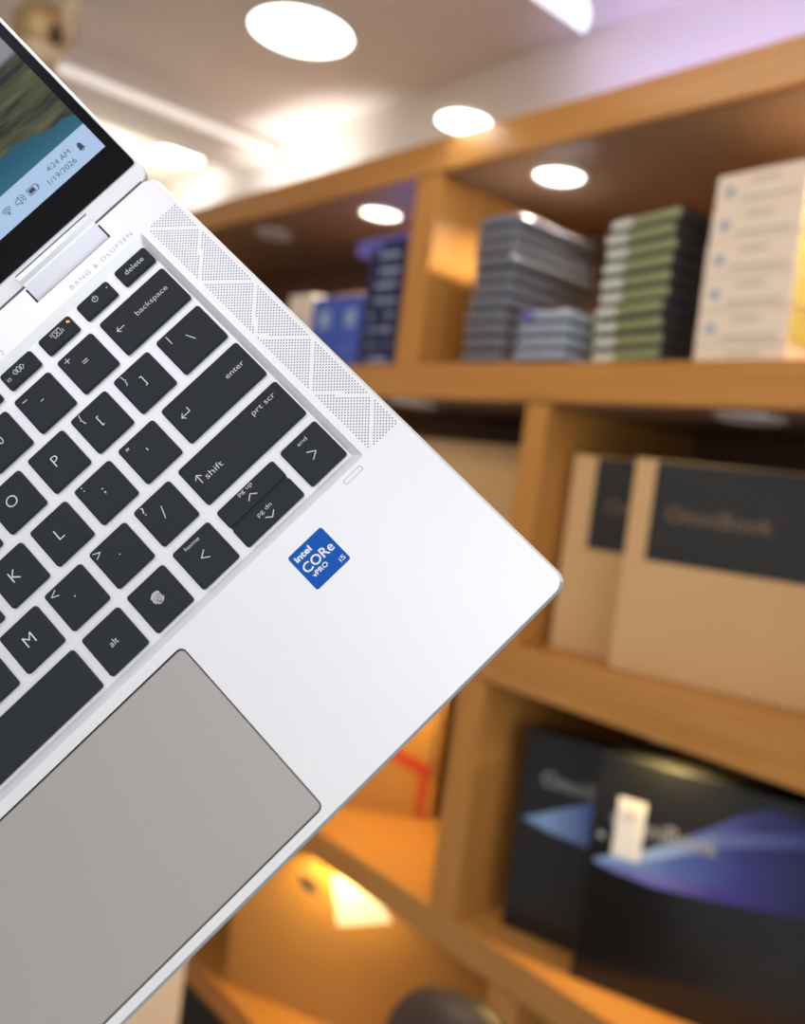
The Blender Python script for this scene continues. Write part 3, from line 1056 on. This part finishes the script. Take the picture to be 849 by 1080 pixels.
# lid, opened almost flat, turned a little towards the camera
AL = R(12)
lid = obj('lid', bmesh.new(), M['silver'], lap)
lid.matrix_parent_inverse = Matrix.Identity(4)
lid.location = (0, 56.0, -2.5)
lid.rotation_euler = (AL, 0, 0)
bm = bmesh.new()
LH = 212.0
o1 = rrect(mir(86.6), 86.6, 0.3, LH, 4.0, 5)
o2 = rrect(mir(87.2), 87.2, 0.0, LH + 0.6, 4.4, 5)
loft(bm, [[(x, y, -5.0) for x, y in rrect(mir(85.6), 85.6, 1.0, LH - 0.6, 4.0, 5)], [(x, y, -3.6) for x, y in o2], [(x, y, -0.5) for x, y in o2], [(x, y, 0.0) for x, y in o1]])
bm.to_mesh(lid.data)
bm.free()
bm = bmesh.new()
lp = rrect(mir(86.05), 86.05, 6.45, LH - 0.6, 1.2, 4)
loft(bm, [[(x, y, 0.02) for x, y in lp], [(x, y, 0.5) for x, y in lp]])
obj('bezel', bm, M['bezel'], lid)
# lit display: wallpaper of soft folds over teal
DR, DB, DT = 82.4, 17.2, 17.2 + 186.0
WP = bpy.data.materials.new('wallpaper_glow')
WP.use_nodes = True
nt = WP.node_tree
bs = nt.nodes['Principled BSDF']
bs.inputs['Base Color'].default_value = (0.01, 0.01, 0.01, 1)
bs.inputs['Roughness'].default_value = 0.25
bs.inputs['Specular IOR Level'].default_value = 0.12
tc = nt.nodes.new('ShaderNodeTexCoord')
sp = nt.nodes.new('ShaderNodeSeparateXYZ')
nt.links.new(tc.outputs['Object'], sp.inputs[0])
# height of a point above the slanting foot of the folds
nz = nt.nodes.new('ShaderNodeTexNoise')
nz.inputs['Scale'].default_value = 0.075
nz.inputs['Detail'].default_value = 3
nt.links.new(tc.outputs['Object'], nz.inputs['Vector'])


def mth(op, a, b_):
    n = nt.nodes.new('ShaderNodeMath')
    n.operation = op
    for i, s in enumerate((a, b_)):
        if isinstance(s, (int, float)):
            n.inputs[i].default_value = s
        else:
            nt.links.new(s, n.inputs[i])
    return n.outputs[0]


hgt = mth('ADD', mth('SUBTRACT', sp.outputs[1], mth('MULTIPLY', mth('SUBTRACT', DR, sp.outputs[0]), 0.22)), mth('MULTIPLY', nz.outputs['Fac'], -7.0))
mpn = nt.nodes.new('ShaderNodeMapping')
mpn.inputs['Rotation'].default_value = (0, 0, R(-35))
mpn.inputs['Scale'].default_value = (0.05, 0.30, 1)
nt.links.new(tc.outputs['Object'], mpn.inputs['Vector'])
nf = nt.nodes.new('ShaderNodeTexNoise')
nf.inputs['Scale'].default_value = 1.0
nf.inputs['Detail'].default_value = 4
nt.links.new(mpn.outputs['Vector'], nf.inputs['Vector'])
fold = nt.nodes.new('ShaderNodeValToRGB')
fold.color_ramp.elements[0].position, fold.color_ramp.elements[0].color = 0.34, (0.012, 0.018, 0.013, 1)
fold.color_ramp.elements[1].position, fold.color_ramp.elements[1].color = 0.66, (0.105, 0.112, 0.052, 1)
nt.links.new(nf.outputs['Fac'], fold.inputs[0])
sea = nt.nodes.new('ShaderNodeMapRange')
sea.inputs[1].default_value, sea.inputs[2].default_value = 26, 37
teal = nt.nodes.new('ShaderNodeValToRGB')
teal.color_ramp.elements[0].color = (0.030, 0.165, 0.235, 1)
teal.color_ramp.elements[1].color = (0.012, 0.085, 0.150, 1)
nt.links.new(sp.outputs[1], sea.inputs[0])
nt.links.new(sea.outputs[0], teal.inputs[0])
step = nt.nodes.new('ShaderNodeMapRange')
step.inputs[1].default_value, step.inputs[2].default_value = 28.0, 29.0
nt.links.new(hgt, step.inputs[0])
m1 = nt.nodes.new('ShaderNodeMixRGB')
nt.links.new(step.outputs[0], m1.inputs[0])
nt.links.new(teal.outputs[0], m1.inputs[1])
nt.links.new(fold.outputs[0], m1.inputs[2])
sky = nt.nodes.new('ShaderNodeMapRange')
sky.inputs[1].default_value, sky.inputs[2].default_value = 62, 64
sky_h = mth('ADD', sp.outputs[1], mth('MULTIPLY', nz.outputs['Fac'], 3.0))
nt.links.new(sky_h, sky.inputs[0])
m2 = nt.nodes.new('ShaderNodeMixRGB')
m2.inputs[2].default_value = (0.27, 0.27, 0.31, 1)
nt.links.new(sky.outputs[0], m2.inputs[0])
nt.links.new(m1.outputs[0], m2.inputs[1])
nt.links.new(m2.outputs[0], bs.inputs['Emission Color'])
bs.inputs['Emission Strength'].default_value = 0.85
bm = bmesh.new()
flat(bm, [(mir(DR), DB), (DR, DB), (DR, DT), (mir(DR), DT)], 0.53)
obj('screen', bm, WP, lid)
bm = bmesh.new()
flat(bm, [(mir(DR), DB), (DR, DB), (DR, 28.0), (mir(DR), 28.0)], 0.56)
obj('taskbar', bm, M['taskbar'], lid)

# taskbar writing and signs
bm = bmesh.new()
add_text(bm, '4:24 AM', 67.5, 24.2, 2.7, 0.6, -0.004, 10.0)
add_text(bm, '1/19/2026', 66.0, 20.6, 2.7, 0.6, -0.004, 12.2)
obj('clock_lettering', bm, M['ui'], lid)
bm = bmesh.new()
flat(bm, [(75.0, 21.6), (77.6, 21.6), (77.2, 22.2), (77.2, 23.3), (76.8, 24.1), (76.3, 24.4), (75.8, 24.1), (75.4, 23.3), (75.4, 22.2)], 0.6)
flat(bm, [(75.8, 21.4), (76.8, 21.4), (76.3, 20.9)], 0.6)
obj('bell_sign', bm, M['ui'], lid)
bm = bmesh.new()
flat(bm, [(53.0, 21.8), (55.3, 21.8), (55.3, 23.3), (53.0, 23.3)], 0.6)
stroke(bm, [(52.6, 21.4), (56.4, 21.4), (56.4, 23.7), (52.6, 23.7)], 0.25, 0.6, True)
stroke(bm, [(56.8, 22.1), (56.8, 23.0)], 0.35, 0.6)
obj('battery_sign', bm, M['ui'], lid)
bm = bmesh.new()
stroke(bm, [(47.2, 22.1), (48.0, 22.1), (49.0, 21.2), (49.0, 24.2), (48.0, 23.3), (47.2, 23.3)], 0.25, 0.6, True)
stroke(bm, arc(49.0, 22.7, 1.0, -50, 50, 6), 0.25, 0.6)
stroke(bm, arc(49.0, 22.7, 1.8, -50, 50, 8), 0.25, 0.6)
obj('volume_sign', bm, M['ui'], lid)
bm = bmesh.new()
for r in (0.9, 1.7, 2.5):
    stroke(bm, arc(43.3, 21.4, r, 45, 135, 8), 0.28, 0.6)
flat(bm, arc(43.3, 21.6, 0.35, 0, 350, 10), 0.6)
obj('wireless_sign', bm, M['ui'], lid)
